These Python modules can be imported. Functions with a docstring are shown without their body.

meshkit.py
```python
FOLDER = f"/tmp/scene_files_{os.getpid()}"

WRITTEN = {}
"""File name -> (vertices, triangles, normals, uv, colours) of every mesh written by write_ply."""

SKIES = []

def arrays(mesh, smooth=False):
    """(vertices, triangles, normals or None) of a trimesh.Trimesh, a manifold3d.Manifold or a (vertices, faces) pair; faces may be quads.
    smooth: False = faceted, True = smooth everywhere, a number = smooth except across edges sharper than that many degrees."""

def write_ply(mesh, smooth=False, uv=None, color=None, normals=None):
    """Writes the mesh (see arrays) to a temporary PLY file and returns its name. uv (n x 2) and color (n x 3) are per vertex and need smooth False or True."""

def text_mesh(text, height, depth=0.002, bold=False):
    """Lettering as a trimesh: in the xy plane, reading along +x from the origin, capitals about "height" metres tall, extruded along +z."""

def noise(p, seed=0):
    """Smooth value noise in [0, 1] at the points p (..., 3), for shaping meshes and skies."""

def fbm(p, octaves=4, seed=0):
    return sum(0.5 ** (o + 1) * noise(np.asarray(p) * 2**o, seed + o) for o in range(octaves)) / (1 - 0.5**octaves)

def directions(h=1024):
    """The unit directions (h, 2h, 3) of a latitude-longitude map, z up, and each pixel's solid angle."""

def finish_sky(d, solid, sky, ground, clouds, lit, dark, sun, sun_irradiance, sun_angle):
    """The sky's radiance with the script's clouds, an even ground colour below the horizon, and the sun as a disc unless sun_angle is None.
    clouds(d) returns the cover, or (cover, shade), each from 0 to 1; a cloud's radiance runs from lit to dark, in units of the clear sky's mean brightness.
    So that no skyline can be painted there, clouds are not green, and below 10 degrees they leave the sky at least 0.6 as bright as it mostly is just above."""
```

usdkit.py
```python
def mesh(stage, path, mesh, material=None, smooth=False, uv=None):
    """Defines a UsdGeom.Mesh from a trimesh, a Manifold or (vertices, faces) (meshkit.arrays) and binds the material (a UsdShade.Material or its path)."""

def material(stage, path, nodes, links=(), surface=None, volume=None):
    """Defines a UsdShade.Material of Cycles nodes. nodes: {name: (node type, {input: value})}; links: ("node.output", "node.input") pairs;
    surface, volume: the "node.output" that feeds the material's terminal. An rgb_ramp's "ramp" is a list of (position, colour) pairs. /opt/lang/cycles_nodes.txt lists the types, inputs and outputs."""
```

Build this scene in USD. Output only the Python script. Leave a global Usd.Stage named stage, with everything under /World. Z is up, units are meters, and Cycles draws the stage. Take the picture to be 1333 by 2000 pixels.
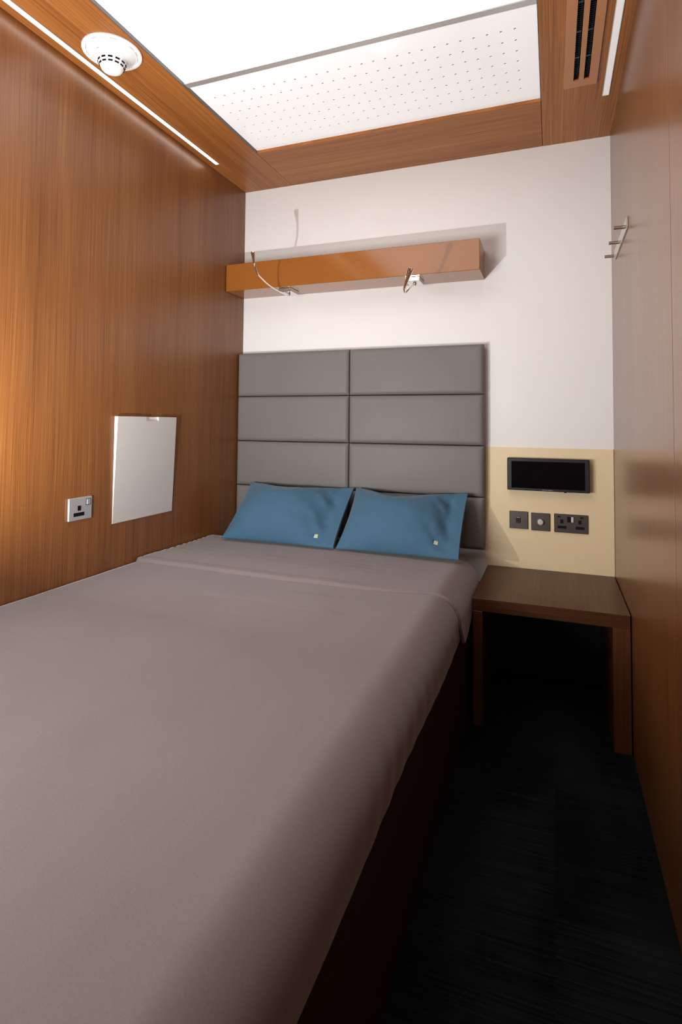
import math
import numpy as np
import trimesh
import manifold3d as m3
import usdkit, meshkit
from shapely.geometry import Polygon, box as sbox, Point
from pxr import Usd, UsdGeom, UsdLux, UsdShade, Gf, Sdf, Vt

stage = Usd.Stage.CreateInMemory()
UsdGeom.SetStageUpAxis(stage, UsdGeom.Tokens.z)
UsdGeom.SetStageMetersPerUnit(stage, 1.0)
UsdGeom.Xform.Define(stage, '/World')
UsdGeom.Scope.Define(stage, '/World/Looks')
rng = np.random.default_rng(7)

# ------------------------------------------------------------------ camera, light, exposure
cam = UsdGeom.Camera.Define(stage, '/World/camera')
cam.CreateProjectionAttr('perspective')
cam.CreateHorizontalApertureAttr(24.0)
cam.CreateVerticalApertureAttr(36.0)
cam.CreateFocalLengthAttr(1093.75 / 1333 * 24.0)
cam.CreateVerticalApertureOffsetAttr(-(1000 - 780.1) / 1333 * 24.0)
cam.CreateClippingRangeAttr(Gf.Vec2f(0.03, 100))
cam.CreateExposureAttr(1.3)
R_ = (0.93535691, 0.35359392, 0.00887626)
U_ = (0.00683679, -0.04316425, 0.9990446)
F_ = (-0.35363924, 0.93440258, 0.04279143)
C_ = (1.70096614, -2.86, 1.17878269)
M = Gf.Matrix4d(*R_, 0, *U_, 0, *[-a for a in F_], 0, *C_, 1)
cam.AddTransformOp().Set(M)

FLASH_POS = (0.42, -2.00, 0.88)      # the photographer's lamp: found from the hard shadows on the back wall
FLASH_DIR = (0.05, 0.45, 0.89)
FLASH_POWER = 1250.0 * 4
FLASH_COLOR = (1.0, 0.985, 0.965)
STRIP_LEFT, STRIP_RIGHT = 2.6, 0.10   # LED strips (emission strength)
PANEL_GLOW, PERF_GLOW = 0.48, 0.09

flash = UsdLux.DiskLight.Define(stage, '/World/flash_light')
flash.CreateRadiusAttr(0.014)
flash.CreateIntensityAttr(FLASH_POWER)
flash.CreateColorAttr(Gf.Vec3f(*FLASH_COLOR))
_d = np.array(FLASH_DIR) / np.linalg.norm(FLASH_DIR)          # a disk light shines along its own -z
_x = np.cross([0, 0, 1.0], -_d); _x /= np.linalg.norm(_x)
_y = np.cross(-_d, _x)
flash.AddTransformOp().Set(Gf.Matrix4d(*_x, 0, *_y, 0, *(-_d), 0, *FLASH_POS, 1))

# unseen fill light added behind the camera, turned up towards the far ceiling
SOFT_POS, SOFT_DIR, SOFT_POWER = (0.38, -2.98, 1.02), (0.17, 0.72, 0.67), 10.5
soft = UsdLux.RectLight.Define(stage, '/World/added_fill_light')
soft.CreateWidthAttr(0.70)
soft.CreateHeightAttr(0.70)
soft.CreateIntensityAttr(SOFT_POWER)
soft.CreateColorAttr(Gf.Vec3f(0.975, 0.99, 1.0))
_d = np.array(SOFT_DIR) / np.linalg.norm(SOFT_DIR)
_x = np.cross([0, 0, 1.0], -_d); _x /= np.linalg.norm(_x)
_y = np.cross(-_d, _x)
soft.AddTransformOp().Set(Gf.Matrix4d(*_x, 0, *_y, 0, *(-_d), 0, *SOFT_POS, 1))

# ------------------------------------------------------------------ helpers
W, H, YB = 1.963, 2.544, -3.95       # room width, soffit height, rear end of the room
_used = set()


def numbered(path):
    base, k, p = path, 0, path
    while p in _used:
        k += 1
        p = f'{base}_{k:03d}'
    _used.add(p)
    return p


def thing(name, label=None, cat=None, loc=(0, 0, 0), group=None, kind=None):
    p = numbered('/World/' + name)
    x = UsdGeom.Xform.Define(stage, p)
    x.AddTranslateOp().Set(Gf.Vec3d(*loc))
    o = x.GetPrim()
    for k, v in (('label', label), ('category', cat), ('group', group), ('kind', kind)):
        if v:
            o.SetCustomDataByKey(k, v)
    return o, np.array(loc, float)


def part(name, mesh, mat, parent, label=None, smooth=False, kind=None):
    """mesh in world coordinates; parent: (prim, loc)."""
    prim, loc = parent
    v, f = tri(mesh)
    p = numbered(f'{prim.GetPath()}/{name}')
    m = usdkit.mesh(stage, p, (v - loc, f), mat, smooth=smooth)
    if label:
        m.GetPrim().SetCustomDataByKey('label', label)
    if kind:
        m.GetPrim().SetCustomDataByKey('kind', kind)
    return m.GetPrim(), loc


def struct(name, mesh, mat, label=None, cat=None, smooth=False):
    p = numbered('/World/' + name)
    m = usdkit.mesh(stage, p, tri(mesh), mat, smooth=smooth).GetPrim()
    for k, v in (('label', label), ('category', cat), ('kind', 'structure')):
        if v:
            m.SetCustomDataByKey(k, v)
    return m


def tri(m):
    if hasattr(m, 'to_mesh'):
        mm = m.to_mesh()
        return np.array(mm.vert_properties[:, :3], float), np.array(mm.tri_verts, int)
    if isinstance(m, trimesh.Trimesh):
        return np.array(m.vertices, float), np.array(m.faces, int)
    v, f = np.asarray(m[0], float), np.asarray(m[1], int)
    if f.shape[1] == 4:
        f = np.vstack([f[:, [0, 1, 2]], f[:, [0, 2, 3]]])
    return v, f


def join(*ms):
    V, Fs, n = [], [], 0
    for m in ms:
        v, f = tri(m)
        V.append(v); Fs.append(f + n); n += len(v)
    return np.vstack(V), np.vstack(Fs)


def bx(x0, x1, y0, y1, z0, z1, b=0.0015):
    """a box with chamfered edges (a Manifold)."""
    b = min(b, (x1 - x0) * .45, (y1 - y0) * .45, (z1 - z0) * .45)
    pts = []
    for sx, x in ((1, x0), (-1, x1)):
        for sy, y in ((1, y0), (-1, y1)):
            for sz, z in ((1, z0), (-1, z1)):
                pts += [(x, y + sy * b, z + sz * b), (x + sx * b, y, z + sz * b), (x + sx * b, y + sy * b, z)]
    return m3.Manifold.hull_points(np.array(pts))


def rbox(x0, x1, y0, y1, z0, z1, r, n=24):
    """a box with rounded edges."""
    s = m3.Manifold.sphere(r, n)
    return m3.Manifold.batch_hull([s.translate((x, y, z)) for x in (x0 + r, x1 - r) for y in (y0 + r, y1 - r) for z in (z0 + r, z1 - r)])


def extrude(poly, h):
    """a shapely polygon (with holes) extruded 0..h along z -> (v, f)"""
    rings = [np.array(poly.exterior.coords)[:-1]] + [np.array(i.coords)[:-1] for i in poly.interiors]
    return m3.Manifold.extrude(m3.CrossSection([r.tolist() for r in rings], m3.FillRule.EvenOdd), h)


def tube(points, radii, n=14, cap=True):
    p = np.asarray(points, float)
    radii = np.broadcast_to(np.asarray(radii, float), (len(p),))
    t = np.gradient(p, axis=0); t /= np.linalg.norm(t, axis=1, keepdims=True)
    a = np.cross(t[0], [0, 0, 1.0])
    if np.linalg.norm(a) < 1e-3:
        a = np.array([1.0, 0, 0])
    A = []
    for k in range(len(p)):
        a = a - t[k] * (a @ t[k]); a /= np.linalg.norm(a); A.append(a)
    A = np.array(A); B = np.cross(t, A)
    ang = np.arange(n) * 2 * np.pi / n
    v = p[:, None] + radii[:, None, None] * (np.cos(ang)[None, :, None] * A[:, None] + np.sin(ang)[None, :, None] * B[:, None])
    v = v.reshape(-1, 3)
    f = [(i * n + j, i * n + (j + 1) % n, (i + 1) * n + (j + 1) % n, (i + 1) * n + j) for i in range(len(p) - 1) for j in range(n)]
    f = np.array(f)
    f = np.vstack([f[:, [0, 1, 2]], f[:, [0, 2, 3]]])
    if cap:
        m = len(v); v = np.vstack([v, p[0], p[-1]])
        c = [(m, (j + 1) % n, j) for j in range(n)] + [(m + 1, (len(p) - 1) * n + j, (len(p) - 1) * n + (j + 1) % n) for j in range(n)]
        f = np.vstack([f, c])
    return v, f


def spline(P, n=40):
    from scipy.interpolate import CubicSpline
    P = np.asarray(P, float)
    d = np.r_[0, np.cumsum(np.linalg.norm(np.diff(P, axis=0), axis=1))]
    return CubicSpline(d, P)(np.linspace(0, d[-1], n))


def lathe(profile, n=64):
    """profile (r, z) -> trimesh about z"""
    return trimesh.creation.revolve(np.array(profile), sections=n)


def sheet(top, t):
    """a closed shell from a grid of points (n, m, 3): the grid and a copy t below its normals, joined at the rim."""
    n, m, _ = top.shape
    du = np.gradient(top, axis=0); dv = np.gradient(top, axis=1)
    nn = np.cross(du, dv); nn /= np.linalg.norm(nn, axis=2, keepdims=True) + 1e-12
    if nn[n // 2, 2][2] < 0:
        nn = -nn
    bot = top - nn * (t if np.ndim(t) == 0 else np.asarray(t)[..., None])
    v = np.vstack([top.reshape(-1, 3), bot.reshape(-1, 3)])
    idx = np.arange(n * m).reshape(n, m)
    q = np.stack([idx[:-1, :-1], idx[1:, :-1], idx[1:, 1:], idx[:-1, 1:]], -1).reshape(-1, 4)
    flip = np.cross(du, dv)[n // 2, 2][2] < 0
    Q1 = q[:, ::-1] if flip else q
    Q2 = (q if flip else q[:, ::-1]) + n * m
    loop = np.r_[idx[0, :], idx[1:, -1], idx[-1, -2::-1], idx[-2:0:-1, 0]]
    nx = np.roll(loop, -1)
    rim = np.stack([loop, nx, nx + n * m, loop + n * m], -1)
    if not flip:
        pass
    f = np.vstack([Q1, Q2, rim if flip else rim[:, ::-1]])
    f = np.vstack([f[:, [0, 1, 2]], f[:, [0, 2, 3]]])
    tm = trimesh.Trimesh(v, f, process=False)
    trimesh.repair.fix_normals(tm)
    return np.array(tm.vertices), np.array(tm.faces)


def sstep(a, b, x):
    t = np.clip((x - a) / (b - a), 0, 1)
    return t * t * (3 - 2 * t)


# ------------------------------------------------------------------ materials
def mat(name, nodes, links=(), surface='p.BSDF'):
    return usdkit.material(stage, '/World/Looks/' + name, nodes, links, surface=surface)


def plain(name, color, rough=0.5, metal=0.0, spec=0.5, coat=0.0, noise=0.0, nscale=40.0, bump=0.0, bscale=600.0, **kw):
    nodes = {'p': ('principled_bsdf', {'base_color': color, 'roughness': rough, 'metallic': metal, 'specular_ior_level': spec, 'coat_weight': coat, **kw})}
    links = []
    if noise or bump:
        nodes['g'] = ('geometry', {})
    if noise:
        nodes['n'] = ('noise_texture', {'scale': nscale, 'detail': 4.0, 'roughness': 0.6})
        nodes['r'] = ('rgb_ramp', {'ramp': [(0.25, tuple(c * (1 - noise) for c in color)), (0.75, tuple(min(1, c * (1 + noise)) for c in color))]})
        links += [('g.position', 'n.vector'), ('n.fac', 'r.fac'), ('r.color', 'p.base_color')]
    if bump:
        nodes['bn'] = ('noise_texture', {'scale': bscale, 'detail': 2.0})
        nodes['b'] = ('bump', {'height': 0.5, 'strength': bump, 'distance': 0.001})
        links += [('g.position', 'bn.vector'), ('bn.fac', 'b.height'), ('b.normal', 'p.normal')]
    return mat(name, nodes, links)


def wood(name, along, across, dark, mid, light, rough=0.3, fine=1.0, spec=0.5, seed=0.0, coat=0.0):
    """a straight-grained veneer: grain along one axis, lines across another ('x', 'y', 'z')."""
    def sc(a, c, o):
        s = {'x': o, 'y': o, 'z': o}
        s[along] = a; s[across] = c
        return (s['x'], s['y'], s['z'])
    nodes = {
        'g': ('geometry', {}),
        'wm': ('mapping', {'scale': sc(0.9, 3.0, 1.0), 'location': (seed, seed * 2, seed * 3)}),
        'wn': ('noise_texture', {'scale': 1.0, 'detail': 2.0}),
        'wsub': ('vector_math', {'math_type': 'subtract', 'vector2': (0.5, 0.5, 0.5)}),
        'wsc': ('vector_math', {'math_type': 'scale', 'scale': 0.045}),
        'wadd': ('vector_math', {'math_type': 'add'}),
        'm1': ('mapping', {'scale': sc(2.4 * fine, 400.0 * fine, 3.0), 'location': (seed, seed, seed)}),
        'n1': ('noise_texture', {'scale': 1.0, 'detail': 3.0, 'roughness': 0.65}),
        'm2': ('mapping', {'scale': sc(0.7, 60.0, 1.0), 'location': (seed * 3, seed, seed)}),
        'n2': ('noise_texture', {'scale': 1.0, 'detail': 3.0, 'roughness': 0.6}),
        'm3': ('mapping', {'scale': sc(0.35, 7.0, 1.0), 'location': (seed, seed * 5, seed)}),
        'n3': ('noise_texture', {'scale': 1.0, 'detail': 2.0, 'roughness': 0.5}),
        'a1': ('math', {'math_type': 'multiply', 'value2': 0.60}),
        'a2': ('math', {'math_type': 'multiply_add', 'value2': 0.18}),
        'a3': ('math', {'math_type': 'multiply_add', 'value2': 0.22}),
        'r': ('rgb_ramp', {'ramp': [(0.33, dark), (0.5, mid), (0.68, light)]}),
        'b': ('bump', {'strength': 0.25, 'distance': 0.0004}),
        'p': ('principled_bsdf', {'roughness': rough, 'specular_ior_level': spec, 'coat_weight': coat, 'coat_roughness': rough}),
    }
    links = [('g.position', 'wm.vector'), ('wm.vector', 'wn.vector'), ('wn.color', 'wsub.vector1'), ('wsub.vector', 'wsc.vector1'), ('g.position', 'wadd.vector1'), ('wsc.vector', 'wadd.vector2')]
    for k in '123':
        links += [('wadd.vector', f'm{k}.vector'), (f'm{k}.vector', f'n{k}.vector')]
    links += [('n1.fac', 'a1.value1'), ('n2.fac', 'a2.value1'), ('a1.value', 'a2.value3'), ('n3.fac', 'a3.value1'), ('a2.value', 'a3.value3'), ('a3.value', 'r.fac'),
              ('r.color', 'p.base_color'), ('n1.fac', 'b.height'), ('b.normal', 'p.normal')]
    return mat(name, nodes, links)


def emit(name, color, strength):
    return mat(name, {'e': ('emission', {'color': color, 'strength': strength})}, (), 'e.emission')


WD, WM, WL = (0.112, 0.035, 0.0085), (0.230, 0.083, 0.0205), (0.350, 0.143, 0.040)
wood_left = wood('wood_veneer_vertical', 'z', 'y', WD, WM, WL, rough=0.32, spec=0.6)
wood_right = wood('wood_veneer_vertical_satin_shaded', 'z', 'y', *[tuple(.7 * c for c in q) for q in (WD, WM, WL)], rough=0.27, spec=0.75, coat=0.30, seed=3.3)  # the left wall's veneer, darkened to put the aisle's shade into its colour
CD, CM, CL = [tuple(1.4 * c for c in q) for q in (WD, WM, WL)]  # same veneer made lighter: light on the soffits put into the colour
wood_ceil_y = wood('wood_veneer_soffit_lit', 'y', 'x', CD, CM, CL, rough=0.36, spec=0.3, seed=1.7)
wood_ceil_x = wood('wood_veneer_soffit_cross_lit', 'x', 'y', CD, CM, CL, rough=0.36, spec=0.3, seed=5.1)
TD, TM, TL = (0.036, 0.0112, 0.0033), (0.082, 0.027, 0.0078), (0.134, 0.048, 0.0148)
wood_table_top = wood('wood_table_top', 'y', 'x', TD, TM, TL, rough=0.36, spec=0.3, seed=2.2)
wood_table_edge = wood('wood_table_edge', 'x', 'z', TD, TM, TL, rough=0.33, seed=4.4)
wood_table_leg = wood('wood_table_leg', 'z', 'x', TD, TM, TL, rough=0.35, seed=6.1)
wood_frame = wood('wood_bed_frame', 'y', 'z', (0.02, 0.006, 0.004), (0.035, 0.010, 0.006), (0.05, 0.015, 0.009), rough=0.45, seed=8.1)
paint_white = plain('paint_warm_white', (0.845, 0.83, 0.81), 0.55, noise=0.012, nscale=3.0, bump=0.05, bscale=300.0)
panel_white = plain('panel_gloss_white', (0.86, 0.86, 0.865), 0.12, spec=0.5, noise=0.006, nscale=4.0)
panel_lit = plain('panel_glow_white', (0.86, 0.86, 0.865), 0.12, emission_color=(0.98, 0.99, 1.0), emission_strength=PANEL_GLOW)  # assumed glow of both white panels, emission put in for soft light from above
perf_lit = plain('panel_glow_perforated', (0.86, 0.86, 0.865), 0.14, emission_color=(0.985, 0.985, 1.0), emission_strength=PERF_GLOW)
panel_back = plain('panel_backing_grey', (0.2, 0.2, 0.2), 0.7)
cream = plain('cream_panel', (0.82, 0.665, 0.415), 0.45, noise=0.02, nscale=6.0)
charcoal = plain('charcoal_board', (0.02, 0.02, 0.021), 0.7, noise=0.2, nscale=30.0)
steel = plain('brushed_steel', (0.60, 0.59, 0.58), 0.40, metal=0.6, noise=0.04, nscale=60.0)
chrome = plain('chrome', (0.78, 0.77, 0.76), 0.06, metal=1.0)
satin_nickel = plain('satin_nickel', (0.66, 0.63, 0.58), 0.24, metal=1.0)
bronze = plain('black_nickel', (0.135, 0.118, 0.108), 0.36, metal=0.75, noise=0.08, nscale=120.0)
black_plastic = plain('black_plastic', (0.010, 0.010, 0.011), 0.35)
bezel = plain('slate_bezel', (0.018, 0.022, 0.026), 0.32)
screen_glass = plain('screen_glass', (0.003, 0.0035, 0.005), 0.04, spec=0.4)
white_plastic = plain('white_plastic', (0.83, 0.83, 0.825), 0.35)
warm_white_panel = plain('white_laminate', (0.66, 0.635, 0.61), 0.30)
dark_slot = plain('dark_slot', (0.004, 0.004, 0.005), 0.6, spec=0.2)
grey_line = plain('grey_line', (0.35, 0.34, 0.34), 0.6)
vent_paint = plain('vent_paint_tan', (0.46, 0.205, 0.09), 0.42)
fin_metal = plain('louvre_dark_metal', (0.03, 0.033, 0.04), 0.3, metal=0.6)
red_plastic = plain('dark_red_lens', (0.10, 0.01, 0.012), 0.25)
pale_print = plain('pale_print', (0.42, 0.42, 0.42), 0.5)
lacquer = plain('brown_lacquer', (0.30, 0.098, 0.012), 0.16, spec=0.6, coat=0.35, coat_roughness=0.10, noise=0.03, nscale=5.0)
strip_on = emit('led_diffuser_lit', (1.0, 0.95, 0.88), STRIP_LEFT)
strip_dim = plain('led_diffuser_dim', (0.80, 0.775, 0.77), 0.4, emission_color=(1.0, 0.97, 0.97), emission_strength=STRIP_RIGHT)
lining = plain('recess_lining_grey', (0.13, 0.12, 0.12), 0.5)
channel = plain('strip_channel', (0.55, 0.53, 0.50), 0.4)


def fabric(name, color, var, rough=0.9, sheen=0.25, weave=900.0, strength=0.35):
    d = tuple(c * (1 - var) for c in color); l = tuple(c * (1 + var) for c in color)
    return mat(name, {'g': ('geometry', {}), 'n': ('noise_texture', {'scale': 220.0, 'detail': 4.0, 'roughness': 0.7}),
                      'big': ('noise_texture', {'scale': 2.5, 'detail': 2.0}),
                      'w': ('noise_texture', {'scale': weave, 'detail': 1.0}),
                      'mx': ('math', {'math_type': 'multiply_add', 'value2': 0.35}), 'hf': ('math', {'math_type': 'multiply', 'value2': 0.65}),
                      'r': ('rgb_ramp', {'ramp': [(0.3, d), (0.7, l)]}),
                      'b': ('bump', {'strength': strength, 'distance': 0.0006}),
                      'p': ('principled_bsdf', {'roughness': rough, 'sheen_weight': sheen, 'sheen_roughness': 0.4, 'specular_ior_level': 0.2})},
               [('g.position', 'n.vector'), ('g.position', 'w.vector'), ('g.position', 'big.vector'), ('n.fac', 'hf.value1'), ('hf.value', 'mx.value3'), ('big.fac', 'mx.value1'),
                ('mx.value', 'r.fac'), ('r.color', 'p.base_color'), ('w.fac', 'b.height'), ('b.normal', 'p.normal')])


mauve = fabric('sheet_mauve_grey', (0.218, 0.182, 0.179), 0.10)
blue = fabric('pillow_blue', (0.064, 0.153, 0.243), 0.12, sheen=0.2)
vinyl = fabric('headboard_grey_vinyl', (0.180, 0.174, 0.163), 0.10, rough=0.42, sheen=0.0, weave=1400.0)
carpet_mats = []
for k, c in enumerate((0.0075, 0.0085, 0.0065)):
    carpet_mats.append(mat(f'carpet_ribbed_{k}', {
        'g': ('geometry', {}), 'mp': ('mapping', {'scale': (4.0, 150.0, 1.0), 'location': (k * 3.1, k * 1.7, 0)}), 'n': ('noise_texture', {'scale': 1.0, 'detail': 2.0}),
        'mb': ('mapping', {'scale': (5.0, 2.0, 1.0)}), 'nb': ('noise_texture', {'scale': 1.0, 'detail': 3.0}),
        'ad': ('math', {'math_type': 'multiply_add', 'value2': 0.5}), 'h': ('math', {'math_type': 'multiply', 'value2': 0.5}),
        'r': ('rgb_ramp', {'ramp': [(0.38, (c * .35, c * .38, c * .42)), (0.62, (c * 1.5, c * 1.6, c * 1.7))]}),
        'b': ('bump', {'strength': 0.9, 'distance': 0.003}), 'p': ('principled_bsdf', {'roughness': 0.95, 'specular_ior_level': 0.05})},
        [('g.position', 'mp.vector'), ('mp.vector', 'n.vector'), ('g.position', 'mb.vector'), ('mb.vector', 'nb.vector'), ('n.fac', 'h.value1'), ('h.value', 'ad.value3'), ('nb.fac', 'ad.value1'),
         ('ad.value', 'r.fac'), ('r.color', 'p.base_color'), ('n.fac', 'b.height'), ('b.normal', 'p.normal')]))

# ------------------------------------------------------------------ the room
T = 0.10
fl = thing('floor', 'black ribbed carpet tile floor beside the bed', 'floor', kind='structure')
part('subfloor', bx(-T, W + T, YB - T, T, -0.10, -0.006), charcoal, fl)
k = 0
xs = [0.0, 0.198, 0.698, 1.198, 1.698, W]
ys = [0.0, -0.36, -0.86, -1.36, -1.86, -2.36, -2.86, -3.36, -3.86, YB]
for i in range(len(xs) - 1):
    for j in range(len(ys) - 1):
        h = 0.0004 * ((i * 7 + j * 5) % 3)
        part('carpet_tile', bx(xs[i] + .0001, xs[i + 1] - .0001, ys[j + 1] + .0001, ys[j] - .0001, -0.006, -h * .3, 0.0002), carpet_mats[(i + 2 * j) % 3], fl)

struct('wall_left', bx(-T, 0, YB - T, T, -0.1, H + .2, 0), wood_left, 'wall of vertical-grain brown wood veneer along the bed', 'wall')
wr = thing('wall_right', 'right-hand wall of satin brown wood veneer panels', 'wall', kind='structure')
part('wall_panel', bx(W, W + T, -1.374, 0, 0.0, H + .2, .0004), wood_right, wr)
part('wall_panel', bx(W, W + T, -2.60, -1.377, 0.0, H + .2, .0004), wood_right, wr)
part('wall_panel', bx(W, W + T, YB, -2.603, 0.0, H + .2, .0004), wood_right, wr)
part('panel_backing', bx(W + .0001, W + .09, YB, 0.0, 0.002, H + .19, 0), charcoal, wr)
wb = thing('wall_back', 'white painted wall behind the headboard with a cream lower panel', 'wall', kind='structure')
part('painted_wall', bx(-T, W + T, 0.0, T, -0.1, H + .2, 0), paint_white, wb)
part('cream_panel', bx(1.3865, W - .001, -0.003, 0.001, 0.43, 1.070, .001), cream, wb, 'cream panel below the white paint')
struct('wall_front', bx(-T, W + T, YB - T, YB, -0.1, H + .2, 0), wood_left, 'wood veneer wall at the foot end of the room', 'wall')
struct('shade_sheet_1', bx(1.437, 1.900, -0.006, -0.0005, 0.0, 0.44, .001), charcoal, 'charcoal sheet standing in for shade on the wall under the bedside table', 'shade_sheet')  # charcoal sheet that paints in the shade under the table

# ceiling: soffit boards round a recess with white panels
PX0, PX1, PYB = 0.3035, 1.664, -0.409
RZ = H + 0.014                         # underside of the recessed white panels
ce = thing('ceiling', 'wood-framed ceiling with recessed glossy white panels', 'ceiling', kind='structure')
part('soffit_board', bx(0.0, PX0 - .0008, YB, 0.0, H, H + .03, .0012), wood_ceil_y, ce)
part('soffit_board', bx(PX0 + .0008, PX1 - .0008, PYB, 0.0, H, H + .03, .0012), wood_ceil_x, ce)
vent_rect = (1.752, 1.874, -1.60, -0.476)
strip_r = (1.9025, 1.9265, -3.70, -0.365)
part('soffit_board', extrude(sbox(PX1 + .0008, YB, W, 0.0).difference(sbox(1.779, -1.58, 1.852, -0.505)), 0.03).translate((0, 0, H)), wood_ceil_y, ce)
part('white_panel', bx(PX0 - .02, PX1 + .02, -3.4, -0.985, RZ, RZ + .012, .001), panel_lit, ce)
holes = []
for i in range(27):
    for j in range(7):
        holes.append(Point(0.366 + i * (1.587 - .366) / 26, -0.877 + j * (0.877 - .506) / 6).buffer(0.0050, 5))
perf = sbox(PX0 - .02, -0.985, PX1 + .02, PYB + .02)
hole_u = holes[0]
from shapely.ops import unary_union
perf = perf.difference(unary_union(holes))
pp = part('perforated_panel', extrude(perf, 0.003).translate((0, 0, RZ)), perf_lit, ce, 'white panel with seven rows of small holes')
part('panel_backing', bx(PX0 - .02, PX1 + .02, -0.985, PYB + .02, RZ + .0031, RZ + .02, 0), panel_back, ce)
part('metal_strip', bx(PX0, PX1, -1.013, -0.982, RZ - .007, RZ + .001, .002), steel, ce, 'brushed steel joint strip')
part('recess_lining', join(bx(PX0 - .0005, PX0 + .0025, -3.4, PYB, H + .001, RZ + .001, 0), bx(PX1 - .0025, PX1 + .0005, -3.4, PYB, H + .001, RZ + .001, 0)), lining, ce)
part('slab', bx(-T, W + T, YB - T, T, H + .06, H + .16, 0), charcoal, ce)
part('rear_panel', bx(PX0, PX1, YB, -3.4, H, H + .03, 0), wood_ceil_x, ce)

# ------------------------------------------------------------------ LED strips in the soffit
def led(x0, x1, y0, y1, m, label):
    t = thing('led_strip_light', label, 'strip light', ((x0 + x1) / 2, y1, H))
    part('diffuser', bx(x0 + .001, x1 - .001, y0 + .001, y1 - .001, H - .0022, H - .0002, .0004), m, t)
    part('channel', join(bx(x0 - .0012, x0 + .001, y0, y1, H - .0026, H - .0001, .0003), bx(x1 - .001, x1 + .0012, y0, y1, H - .0026, H - .0001, .0003)), channel, t)


led(0.0385, 0.0605, -3.70, -0.375, strip_on, 'bright recessed LED strip light in the soffit along the left wood wall')
led(*strip_r, strip_dim, 'dim recessed LED strip light in the soffit beside the air vent')

# ------------------------------------------------------------------ air vent
vt = thing('air_vent', 'tan painted two-slot linear air vent in the wood soffit', 'air vent', (1.813, -0.476, H))
vx0, vx1, vy0, vy1 = vent_rect
slots = [sbox(1.7865, vy0 + .05, 1.8060, vy1 - .043), sbox(1.8240, vy0 + .05, 1.8435, vy1 - .043)]
frame = sbox(vx0, vy0, vx1, vy1).difference(slots[0]).difference(slots[1])
part('frame', extrude(frame, 0.006).translate((0, 0, H - .006)), vent_paint, vt)
part('plenum', join(bx(1.780, 1.851, vy0 + .021, vy1 - .030, H + .045, H + .048, 0), bx(1.8155, 1.8195, vy0 + .021, vy1 - .03, H + .001, H + .045, 0)), dark_slot, vt)
for s in slots:
    a, b, c, d = s.bounds
    fins, y = [], b + .008
    k = 0
    while y < d - .006:
        w = 0.002 if k % 14 else 0.010
        fins.append(bx(a + .0015, c - .0015, y, y + w, H + .004, H + .022, .0003))
        y += 0.0105
        k += 1
    part('louvre_fins', join(*fins), fin_metal, vt, kind='stuff')

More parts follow.
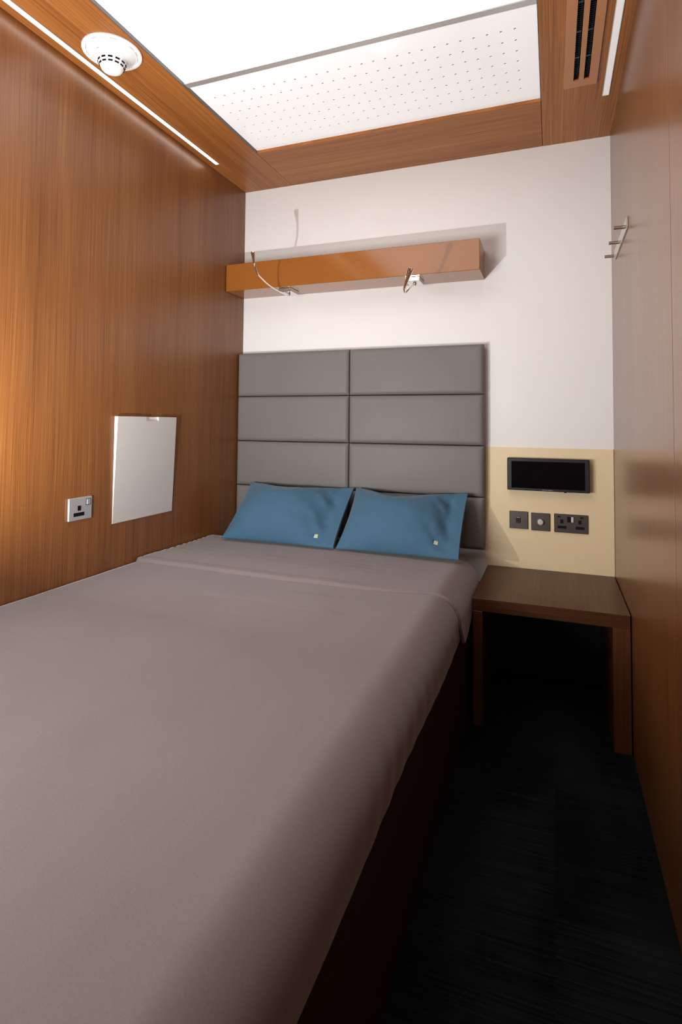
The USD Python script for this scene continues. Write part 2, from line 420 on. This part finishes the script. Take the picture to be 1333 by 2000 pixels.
# ------------------------------------------------------------------ smoke detector
sd = thing('smoke_detector', 'round white smoke detector on the left wood soffit', 'smoke detector', (0.187, -1.281, H))
def lz(profile, n=72):
    m = lathe(profile, n); m.apply_translation((0.187, -1.281, H)); return m
part('base', lz([(0, -.0001), (.104, -.0001), (.105, -.002), (.1045, -.006), (.102, -.0085), (.094, -.0095), (.091, -.0075), (.088, -.0075), (.086, -.0105), (0, -.0105)]), white_plastic, sd, smooth=35)
part('sensor_body', lz([(0, -.0095), (.083, -.0105), (.078, -.0135), (.066, -.020), (.056, -.026), (.0515, -.031), (.050, -.037), (.047, -.050), (.043, -.057), (.038, -.067), (.033, -.0735), (.024, -.077), (0, -.078)]), white_plastic, sd, smooth=35)
sl = []
for ring, (r, z, h) in enumerate(((.0478, -.0475, .0055), (.0425, -.0585, .0050))):
    for a in range(12):
        th = 2 * math.pi * (a + .2) / 12
        b_ = bx(-.0015, .0015, -.0075, .0075, -h / 2, h / 2, .0005)
        sl.append(b_.rotate((0, 22 if ring else 14, 0)).translate((r, 0, 0)).rotate((0, 0, math.degrees(th))).translate((0.187, -1.281, H + z)))
for i, s in enumerate(sl):
    part('sensing_slot', s, dark_slot, sd)
dash = []
for a in range(16):
    if a % 4 == 3:
        continue
    th = 2 * math.pi * a / 16
    dash.append(bx(-.0006, .0006, -.0125, .0125, -.0006, .0006, .0002).translate((.0895, 0, -.0078)).rotate((0, 0, math.degrees(th))).translate((0.187, -1.281, H)))
for m_ in dash:
    part('rim_slot', m_, grey_line, sd)
part('indicator', bx(-.0012, .0012, -.006, .006, -.001, .001, .0004).rotate((0, 28, 0)).translate((.062, 0, -.0225)).rotate((0, 0, 262)).translate((0.187, -1.281, H)), grey_line, sd)

# ------------------------------------------------------------------ bed
bf = thing('bed', 'bed with a dark brown wooden base and a mauve grey sheeted mattress', 'bed', (0.69, -1.32, 0))
part('side_rail', bx(1.340, 1.380, -2.62, -0.03, 0.2725, 0.415, .002), wood_frame, bf)
part('base_panel', bx(1.335, 1.3765, -2.62, -0.03, 0.0, 0.2715, .0015), wood_frame, bf)
part('platform', bx(0.004, 1.339, -2.615, -0.03, 0.24, 0.29, .002), wood_frame, bf)
part('end_panel', bx(0.004, 1.339, -2.62, -2.59, 0.0, 0.239, .002), wood_frame, bf)

part('mattress', rbox(0.006, 1.366, -2.60, -0.085, 0.291, 0.5585, 0.095, 48), mauve, bf, smooth=60)

ZT, XE, RAD = 0.572, 1.386, 0.095     # top of the bedclothes, their outer side, radius of the edge


def profile(s, zt=ZT, xe=XE, r=RAD):
    """cross-section of the bedclothes by arc length s from the left wall: (x, z, nx, nz)."""
    flat = xe - r
    arc = r * math.pi / 2
    x, z, nx, nz = (np.empty_like(s) for _ in range(4))
    a = s <= flat
    x[a], z[a], nx[a], nz[a] = s[a], zt, 0, 1
    b = (s > flat) & (s <= flat + arc)
    th = (s[b] - flat) / r
    x[b], z[b], nx[b], nz[b] = flat + r * np.sin(th), zt - r + r * np.cos(th), np.sin(th), np.cos(th)
    c = s > flat + arc
    x[c], z[c], nx[c], nz[c] = xe, zt - r - (s[c] - flat - arc), 1, 0
    return x, z, nx, nz


FLAT, ARC = XE - RAD, RAD * math.pi / 2


def s_of_z(z):                          # arc length at which the side reaches height z
    return FLAT + ARC + (ZT - RAD - z)


def bed_disp(x, y, s):
    """gentle unevenness, packing creases and tucking folds of the cover (metres along the normal)."""
    d = 0.010 * (meshkit.fbm(np.stack([x * 2.2, y * 2.0, 0 * x + 3.7], -1), 3, 5) - .5)
    d += 0.0022 * (meshkit.fbm(np.stack([s * 9, y * 7, 0 * x], -1), 3, 11) - .5)
    # packing creases: low steps across the bed
    for yc, x0, x1, amp, sl_ in ((-1.18, .50, 1.12, .0045, .02), (-1.42, .12, .62, .0040, .02), (-1.02, .72, 1.05, .0035, .03), (-1.66, .15, .5, .0040, 0.02), (-1.30, .62, .98, .0028, -.02)):
        m = sstep(x0, x0 + .16, x) * (1 - sstep(x1 - .15, x1, x))
        q = (y - yc - sl_ * (x - x0))
        k_ = sstep(-.006, .006, q)
        d += amp * 1.3 * m * (k_ * np.exp(-np.abs(q) / .035) - (1 - k_) * .2 * np.exp(-np.abs(q) / .10))
    side = sstep(FLAT + .02, FLAT + ARC + .03, s)
    # small fan of pull folds on the side, strongest half-way down the bed
    fan = np.exp(-((y + 1.62) / .30) ** 2) + .35 * np.exp(-((y + 1.05) / .25) ** 2)
    ph = (y + 1.62) * (80 - 90 * (s - FLAT)) + 3 * meshkit.fbm(np.stack([s * 3, y * 4, 0 * x], -1), 2, 21)
    d += side * fan * 0.0012 * np.sin(ph) * (.4 + meshkit.fbm(np.stack([s * 6, y * 12, 0 * x], -1), 2, 31))
    return d


def cover_grid(ys, s_end, base=0.0, extra=None, ns=170):
    """ys: rows; s_end: arc length of the hem in each row."""
    G = np.empty((len(ys), ns, 3))
    for i, (y, e) in enumerate(zip(ys, s_end)):
        t = np.linspace(0, 1, ns)
        s = .008 + (e - .008) * (1 - (1 - t) ** 1.25)
        x, z, nx, nz = profile(s)
        yy = np.full(ns, y)
        d = bed_disp(x, yy, s) + base
        if extra is not None:
            d = d + extra(x, yy, s)
        tuck = sstep(s_of_z(.47), s_of_z(.40), s) * 0.004
        G[i] = np.stack([x + nx * d - tuck, yy, z + nz * d], -1)
    return G


bc = thing('bed_cover', 'mauve grey cotton bed cover stretched over the mattress', 'bed cover', (0.69, -1.5, 0.57))
ys_ = np.linspace(-0.50, -2.63, 260)
part('cover', sheet(cover_grid(ys_, np.array([s_of_z(.398 + .006 * math.sin(7 * y)) for y in ys_])), 0.007), mauve, bc, smooth=True)

# turned-down band: front edge runs across the bed, then down the side to a soft tip
fx = [0.0, 0.027, 0.265, 0.621, 0.932, 1.137, 1.289, FLAT + .06, FLAT + ARC, s_of_z(.42), s_of_z(.375)]
fy = [-.880, -.884, -.888, -.904, -.909, -.892, -.862, -.855, -.845, -.800, -.752]
from scipy.interpolate import PchipInterpolator
front = PchipInterpolator(fx, fy)
NS, NY = 170, 90
S_END = s_of_z(.378)
tt = np.linspace(0, 1, NS)
ss = .010 + (S_END - .010) * (1 - (1 - tt) ** 1.2)
B = np.empty((NY, NS, 3)); TH = np.empty((NY, NS))
yback = -0.30
for j, s in enumerate(ss):
    yf = float(front(s))
    u = np.linspace(0, 1, NY)
    y = yback + (yf - yback) * (1 - (1 - u) ** 1.5)
    sv = np.full(NY, s)
    # the hem on the side rises towards the table
    rise = np.clip((s - s_of_z(.47)) / (S_END - s_of_z(.47)), 0, 1)
    sv = sv - rise * 0.055 * sstep(-.72, -.35, y)
    x, z, nx, nz = profile(sv)
    d = bed_disp(x, y, sv) + 0.0022
    dist = y - yf                        # distance behind the hem
    lift = 0.014 * sstep(0, .012, dist) * (1 - .35 * sstep(.05, .3, dist))
    hemline = -0.0030 * np.exp(-((dist - .042) / .004) ** 2)
    ruck = 0.0020 * np.sin(2 * math.pi * (y * 19 + 2.2 * meshkit.fbm(np.stack([x * 1.7, y * 3, 0 * x], -1), 2, 18) + .8 * x)) * sstep(-.82, -.62, y) * (1 - sstep(-.34, -.30, y)) * (.3 + meshkit.fbm(np.stack([x * 3, y * 9, 0 * x], -1), 2, 8))
    right = sstep(.85, 1.30, x)
    d = d + lift * (1 - .55 * right) + hemline * (1 - .85 * right) + ruck * (1 - .75 * right)
    near = sstep(FLAT, FLAT + ARC * .7, sv) * sstep(-.66, -.60, y)      # tucked in beside the table
    d = d * (1 - near) + np.minimum(d, .006) * near
    B[:, j] = np.stack([x + nx * d, y, z + nz * d], -1)
    TH[:, j] = 0.0035 + 0.0055 * sstep(0, .012, dist)
part('turned_down_edge', sheet(B, TH), mauve, bc, 'folded-back top band of the cover', smooth=True)

# ------------------------------------------------------------------ headboard: 2 x 4 padded panels
hb = thing('headboard', 'grey padded headboard of two columns of rectangular panels', 'headboard', (0.69, -0.02, 0.57))
part('backing_board', bx(0.006, 1.384, -0.020, -0.0005, 0.58, 1.568, .002), charcoal, hb)
zs = [0.572, 0.8255, 1.0755, 1.328, 1.5755]


def pad(x0, x1, z0, z1, yb=-0.020, dep=0.038, crown=0.017, nu=44, nv=26):
    def spread(n):
        t = np.linspace(-1, 1, n)
        return np.sign(t) * (1 - (1 - np.abs(t)) ** 1.9)
    u, v = np.meshgrid(spread(nu), spread(nv), indexing='ij')
    hx, hz = (x1 - x0) / 2, (z1 - z0) / 2
    ex, ez = np.clip((1 - np.abs(u)) * hx / .022, 0, 1), np.clip((1 - np.abs(v)) * hz / .022, 0, 1)
    rnd = np.sqrt(np.clip(1 - (1 - ex) ** 2, 0, 1)) * np.sqrt(np.clip(1 - (1 - ez) ** 2, 0, 1))
    d = dep - crown * .4 + crown * rnd + .004 * (1 - u ** 2) * (1 - v ** 2)
    x = (x0 + x1) / 2 + u * hx; z = (z0 + z1) / 2 + v * hz
    d += .0012 * (meshkit.fbm(np.stack([x * 6, z * 6, 0 * x + x0 * 9 + z0 * 5], -1), 2, 3) - .5)
    front_ = np.stack([x, yb - d, z], -1)
    back_ = np.stack([x, np.full_like(x, yb), z], -1)
    n, m = u.shape
    V = np.vstack([front_.reshape(-1, 3), back_.reshape(-1, 3)])
    idx = np.arange(n * m).reshape(n, m)
    q = np.stack([idx[:-1, :-1], idx[1:, :-1], idx[1:, 1:], idx[:-1, 1:]], -1).reshape(-1, 4)
    loop = np.r_[idx[0, :], idx[1:, -1], idx[-1, -2::-1], idx[-2:0:-1, 0]]
    nx_ = np.roll(loop, -1)
    f = np.vstack([q, q[:, ::-1] + n * m, np.stack([loop, nx_, nx_ + n * m, loop + n * m], -1)])
    f = np.vstack([f[:, [0, 1, 2]], f[:, [0, 2, 3]]])
    tm = trimesh.Trimesh(V, f, process=False); trimesh.repair.fix_normals(tm)
    return tm


for c, (a, b) in enumerate(((0.006, 0.6855), (0.6885, 1.3855))):
    for r in range(4):
        part('padded_panel', pad(a, b, zs[r] + .0012, zs[r + 1] - .0012), vinyl, hb, smooth=50)

# ------------------------------------------------------------------ pillows
def pillow(label, xl, xr, tilt, roll, seed, p_bottom, p_top, sag, puff=0.108):
    """a pillow in a case with a flat open hem at its right end, leaning on the headboard."""
    t = thing('pillow', label, 'pillow', ((xl + xr) / 2, p_bottom[0], p_bottom[1]), group='blue pillows')
    NU, NV = 90, 60
    sp = lambda n: np.sin(np.linspace(-1, 1, n) * math.pi / 2)
    u, v = np.meshgrid(sp(NU), sp(NV), indexing='ij')
    hw = (xr - xl) / 2
    up = np.array([roll, p_top[0] - p_bottom[0], p_top[1] - p_bottom[1]]); hgt = np.linalg.norm(up); up /= hgt
    eu = np.array([1.0, 0, tilt]); eu -= up * (eu @ up); eu /= np.linalg.norm(eu)
    nn = np.cross(eu, up)                # points to the viewer and up
    if nn[1] > 0:
        nn = -nn
    hv = hgt / 2
    # the filling ends before the hem at u ~ .80
    us = np.clip((u + 1) / 1.80 * 2 - 1, -1, 1)
    fill = np.clip(1 - np.abs(us) ** 2.4, 0, 1) ** np.where(us > 0, 1.15, .70) * np.clip(1 - np.abs(v) ** 2.1, 0, 1) ** .72
    th = puff * fill * (1 - .50 * np.exp(-((u + .10) / .50) ** 2) * sstep(.10, .95, v) * (sag / .26))
    hem = sstep(.50, .95, u)
    th = th * (1 - .15 * hem) + 0.0085 * hem * np.clip(1 - np.abs(v) ** 12, 0, 1) ** .5 * (1 - .55 * v)
    P3 = np.stack([u * 3 + seed, v * 2.2, 0 * u], -1)
    wr = (meshkit.fbm(P3 * 1.6, 4, 3) - .5) * .013 * np.clip(1 - np.abs(v) ** 6, 0, 1) * np.clip(1 - np.abs(u) ** 8, 0, 1)
    wr += .0060 * np.sin(9 * v + 14 * u + seed + 3 * meshkit.fbm(P3 * 2, 2, 9)) * np.exp(-((u - .66) / .16) ** 2) * (1 - v ** 4)
    wr -= .013 * np.exp(-((u - .74) / .07) ** 2) * np.exp(-((v - .25) / .55) ** 2)
    # pulled-in edges, pointed corners
    inx = .050 * (1 - v ** 2) * np.where(u < 0, 1.0, .35)
    inv = .085 * (1 - u ** 2)
    uu = u * (1 - inx * np.abs(u) ** 3)
    vv = v * (1 - inv * np.abs(v) ** 3 * np.where(v > 0, 1.0, .25))
    vv = vv - sag * np.exp(-((u + .15) / .42) ** 2) * np.clip(v, 0, 1) ** 3
    cen = np.array([(xl + xr) / 2, (p_bottom[0] + p_top[0]) / 2, (p_bottom[1] + p_top[1]) / 2])
    mid = cen + uu[..., None] * hw * eu + vv[..., None] * hv * up
    edge = .0022
    frontg = mid + (th * .95 + wr + edge)[..., None] * nn
    backg = mid - (th * .32 + edge)[..., None] * nn
    V = np.vstack([frontg.reshape(-1, 3), backg.reshape(-1, 3)])
    idx = np.arange(NU * NV).reshape(NU, NV)
    q = np.stack([idx[:-1, :-1], idx[1:, :-1], idx[1:, 1:], idx[:-1, 1:]], -1).reshape(-1, 4)
    loop = np.r_[idx[0, :], idx[1:, -1], idx[-1, -2::-1], idx[-2:0:-1, 0]]
    nx_ = np.roll(loop, -1)
    f = np.vstack([q, q[:, ::-1] + NU * NV, np.stack([loop, nx_, nx_ + NU * NV, loop + NU * NV], -1)])
    f = np.vstack([f[:, [0, 1, 2]], f[:, [0, 2, 3]]])
    tm = trimesh.Trimesh(V, f, process=False); trimesh.repair.fix_normals(tm)
    part('pillowcase', tm, blue, t, smooth=60)

    def patch(u0, u1, v0, v1, out):
        """a small flat tag lying on the front of the case."""
        n = 5
        A, Bv = np.meshgrid(np.linspace(u0, u1, n), np.linspace(v0, v1, n), indexing='ij')
        from scipy.interpolate import RegularGridInterpolator
        pts = np.stack([RegularGridInterpolator((u[:, 0], v[0, :]), frontg[..., k])(np.stack([A, Bv], -1)) for k in range(3)], -1) + nn * out
        return sheet(pts, .0010)
    return t, patch


tag_cyan = plain('tag_pale_cyan', (0.40, 0.66, 0.72), 0.6)
tag_yellow = plain('tag_yellow', (0.62, 0.56, 0.14), 0.6)
tag_teal = plain('tag_teal', (0.010, 0.075, 0.105), 0.6)
tag_orange = plain('tag_orange', (0.62, 0.30, 0.14), 0.6)
for label, xl, xr, tilt, roll, seed, sag, (tu, tv) in (
        ('left blue pillow leaning on the headboard nearest the wood wall', 0.135, 0.740, -0.010, 0.0, 1.3, .12, (.64, -.80)),
        ('right blue pillow leaning on the headboard nearest the bedside table', 0.752, 1.318, -0.006, 0.0, 6.2, .26, (.60, -.72))):
    t, patch = pillow(label, xl, xr, tilt, roll, seed, (-0.405, 0.596), (-0.118, 0.848), sag)
    lb = part('logo_tag', patch(tu, tu + .055, tv, tv + .085, .0016), tag_cyan, t, 'small pale cyan emblem near the hem')
    part('tag_corner', patch(tu + .048, tu + .066, tv + .004, tv + .088, .0022), tag_yellow, t, 'yellow right edge of the emblem')
    part('tag_corner', patch(tu + .026, tu + .064, tv + .072, tv + .096, .0026), tag_yellow if xl < .5 else tag_orange, t)
    part('tag_corner', patch(tu - .014, tu + .004, tv + .02, tv + .10, .0022), tag_teal, t, 'dark teal left edge of the emblem')

# ------------------------------------------------------------------ glossy wall box above the headboard, with its two reading lamps
wbx = thing('wall_box_shelf', 'long glossy orange-brown box shelf on the wall above the headboard', 'wall shelf', (0.69, 0.0, 1.907))
part('shelf_box', bx(0.003, 1.385, -0.200, -0.001, 1.907, 2.056, .0018), lacquer, wbx)


def lamp(label, base, neck, head, hr):
    t = thing('reading_lamp', label, 'reading lamp', (base[0], base[1], 1.907), group='reading lamps')
    x, y = base
    part('mounting_block', bx(x - .036, x + .036, y - .055, y + .055, 1.886, 1.9065, .0015), chrome, t)
    n0 = np.array(neck[0])
    ball = m3.Manifold.sphere(.0105, 32).translate((n0[0], n0[1], n0[2]))
    part('swivel_joint', join(ball, m3.Manifold.cylinder(.014, .0085, .0085, 28).translate((n0[0], n0[1], 1.876))), chrome, t, smooth=40)
    path = spline(neck, 60)
    part('gooseneck', tube(path, .0042, 14), chrome, t, smooth=60)
    a, b = np.array(head[0]), np.array(head[1])
    q = np.linspace(0, 1, 24)
    r = .0048 + (hr - .0048) * q ** 1.4 - .0010 * sstep(.93, 1, q)
    shade = tube(a + q[:, None] * (b - a), r, 28)
    part('lamp_head', shade, chrome, t, smooth=50)
    d = (b - a) / np.linalg.norm(b - a)
    part('lens', tube(np.array([b, b + d * .0015]), [hr * .72, hr * .68], 24), white_plastic, t)
    return t


lamp('reading lamp bent out to the left with its slim chrome head upright', (0.352, -0.115),
     [(.352, -.115, 1.884), (.342, -.21, 1.880), (.333, -.33, 1.893), (.345, -.42, 1.902), (.362, -.497, 1.914), (.363, -.520, 1.945)],
     [(.363, -.5195, 1.940), (.356, -.522, 1.999)], .0115)
lamp('reading lamp bent forward with its chrome head leaning right under the shelf', (1.055, -0.115),
     [(1.055, -.115, 1.884), (1.062, -.22, 1.845), (1.074, -.35, 1.793), (1.083, -.43, 1.768), (1.090, -.470, 1.779)],
     [(1.088, -.466, 1.772), (1.121, -.4745, 1.862)], .0135)

# ------------------------------------------------------------------ coat hook rail on the right wall
hk = thing('coat_hook_rail', 'satin steel coat rail with three round pegs on the right wall', 'coat hook', (W, -0.41, 1.92))
part('rail_plate', bx(W - .0065, W - .0003, -.622, -.190, 1.900, 1.940, .0012), satin_nickel, hk)
for y in (-.545, -.357, -.160):
    part('peg', m3.Manifold.cylinder(.036, .0068, .0068, 28).rotate((0, -90, 0)).translate((W - .006, y, 1.925)), satin_nickel, hk, smooth=40)

# ------------------------------------------------------------------ fold-down panel and socket on the left wall
fb = thing('fold_down_panel', 'white fold-down wall panel tilted out from the left wood wall', 'wall panel', (0.0, -0.83, 0.757))
prof = m3.CrossSection([[(0.0004, .757), (.0030, .757), (.0185, 1.1985), (.0185, 1.2005), (0.0004, 1.2005)]], m3.FillRule.EvenOdd)
wedge = m3.Manifold.extrude(prof, .385)                    # x, z -> local x, y; depth -> local z
wedge = wedge.rotate((90, 0, 0)).translate((0, -0.634, 0))
notch = bx(.006, .05, -.845, -.762, 1.1815, 1.22, .001)
part('panel', wedge - notch, warm_white_panel, fb)
part('finger_pull', bx(.0042, .0064, -.843, -.764, 1.183, 1.199, .0004), paint_white, fb)

so = thing('wall_socket', 'brushed steel single wall socket on the left wood wall', 'socket', (0.0, -1.193, 0.845))
y0, y1, z0, z1 = -1.250, -1.137, 0.8015, 0.8875
fy_ = lambda a: y0 + a * (y1 - y0)
fz_ = lambda a: z1 - a * (z1 - z0)
part('plate', bx(0.0003, 0.0095, y0, y1, z0, z1, .0022), steel, so)
part('earth_hole', bx(.0088, .0102, fy_(.37), fy_(.51), fz_(.58), fz_(.36), .0003), dark_slot, so)
part('pin_holes', bx(.0088, .0102, fy_(.20), fy_(.66), fz_(.82), fz_(.66), .0006), dark_slot, so)
part('rocker_gap', bx(.0088, .0099, fy_(.715), fy_(.93), fz_(.385), fz_(.10), .0003), dark_slot, so)
part('rocker_switch', bx(.0085, .0135, fy_(.74), fy_(.89), fz_(.36), fz_(.12), .0012), steel, so)

# ------------------------------------------------------------------ screen and switch plates on the cream panel
CY = -0.0031
tv = thing('wall_television', 'small wide black television screen on the cream panel', 'television', (1.676, 0.0, 0.868))
body = bx(1.494, 1.858, -.045, -.012, .868, 1.0215, .003)
inner = bx(1.5135, 1.8385, -.060, -.0425, .8795, 1.0065, .0005)
part('bezel', body - inner, bezel, tv)
part('screen', bx(1.5137, 1.8383, -.0434, -.0418, .8797, 1.0063, .0002), screen_glass, tv)
part('wall_mount', bx(1.59, 1.76, -.0125, CY - .0002, .89, 1.00, .002), black_plastic, tv)
part('sensor', bx(1.748, 1.759, -.042, -.030, .8645, .8685, .0015), red_plastic, tv, 'dark red sensor under the bezel')
marks = []
for i, (w, h) in enumerate(((4, 2.2), (4, 2.0), (3, 2.2), (4, 2.0), (2, 2.2), (4, 2.2), (4, 2.0), (3, 2.2), (4, 2.2))):
    xx = 1.653 + i * .0052
    marks.append(bx(xx, xx + w * .001, -.0456, -.0449, .8722, .8722 + h * .001, .0001))
part('maker_lettering', join(*marks), pale_print, tv, kind='stuff')


def plate(x0, x1, z0, z1, d=.008):
    return bx(x0, x1, CY - d, CY - .0002, z0, z1, .0018)


s1 = thing('light_switch', 'dark metal single rocker light switch, leftmost plate under the television', 'light switch', (1.544, 0, .72))
part('plate', plate(1.501, 1.5865, .680, .763), bronze, s1)
part('rocker', bx(1.532, 1.5525, CY - .0115, CY - .007, .7075, .7385, .0012), black_plastic, s1)
part('rocker_lip', bx(1.5335, 1.551, CY - .0119, CY - .0112, .7335, .7365, .0002), pale_print, s1)
s2 = thing('dimmer_switch', 'dark metal dimmer plate with a round silver knob', 'dimmer', (1.643, 0, .72))
part('plate', plate(1.601, 1.6855, .677, .7605), bronze, s2)
kn = lathe([(0, 0), (.0145, 0), (.0145, .010), (.0138, .0135), (.012, .015), (0, .0155)], 40)
kn.apply_transform(trimesh.transformations.rotation_matrix(math.pi / 2, (1, 0, 0)))
kn.apply_translation((1.643, CY - .0078, .7195))
part('knob', kn, steel, s2, 'silver knob', smooth=35)
s3 = thing('double_wall_socket', 'dark metal double wall socket right of the dimmer knob', 'socket', (1.777, 0, .72))
dx0, dx1, dz0, dz1 = 1.704, 1.851, .676, .7625
gx = lambda a: dx0 + a * (dx1 - dx0)
gz = lambda a: dz1 - a * (dz1 - dz0)
part('plate', plate(dx0, dx1, dz0, dz1), bronze, s3)
yo0, yo1 = CY - .0086, CY - .0072
for a in (0, .53):
    part('earth_hole', bx(gx(.185 + a), gx(.275 + a), yo0, yo1, gz(.50), gz(.29), .0004), dark_slot, s3)
    part('pin_holes', bx(gx(.105 + a), gx(.365 + a), yo0, yo1, gz(.78), gz(.63), .0006), dark_slot, s3)
    part('indicator', bx(gx(.10 + a * 1.27), gx(.19 + a * 1.27), yo0, yo1, gz(.19), gz(.11), .0004), dark_slot, s3)
part('rocker_switch', bx(gx(.39), gx(.49), CY - .0125, yo1, gz(.42), gz(.13), .001), dark_slot, s3)
part('rocker_switch', bx(gx(.505), gx(.575), CY - .0125, yo1, gz(.42), gz(.13), .001), warm_white_panel, s3, 'silver rocker')

# ------------------------------------------------------------------ bedside table
tb = thing('bedside_table', 'dark brown wooden bedside table between the bed and the right wall', 'table', (1.68, -0.285, 0))
TF = -0.567
part('tabletop', bx(1.3985, 1.9600, TF, -.0062, .4930 - .0035, .4930, .0012), wood_table_top, tb)
part('apron', bx(1.3995, 1.9590, TF + .0008, -.0062, .4435, .4893, .0010), wood_table_edge, tb)
part('leg', bx(1.3995, 1.4365, TF + .001, -.0062, 0.0005, .4432, .0012), wood_table_leg, tb)
part('leg', bx(1.9010, 1.9590, TF + .001, -.0062, 0.0005, .4432, .0012), wood_table_leg, tb)
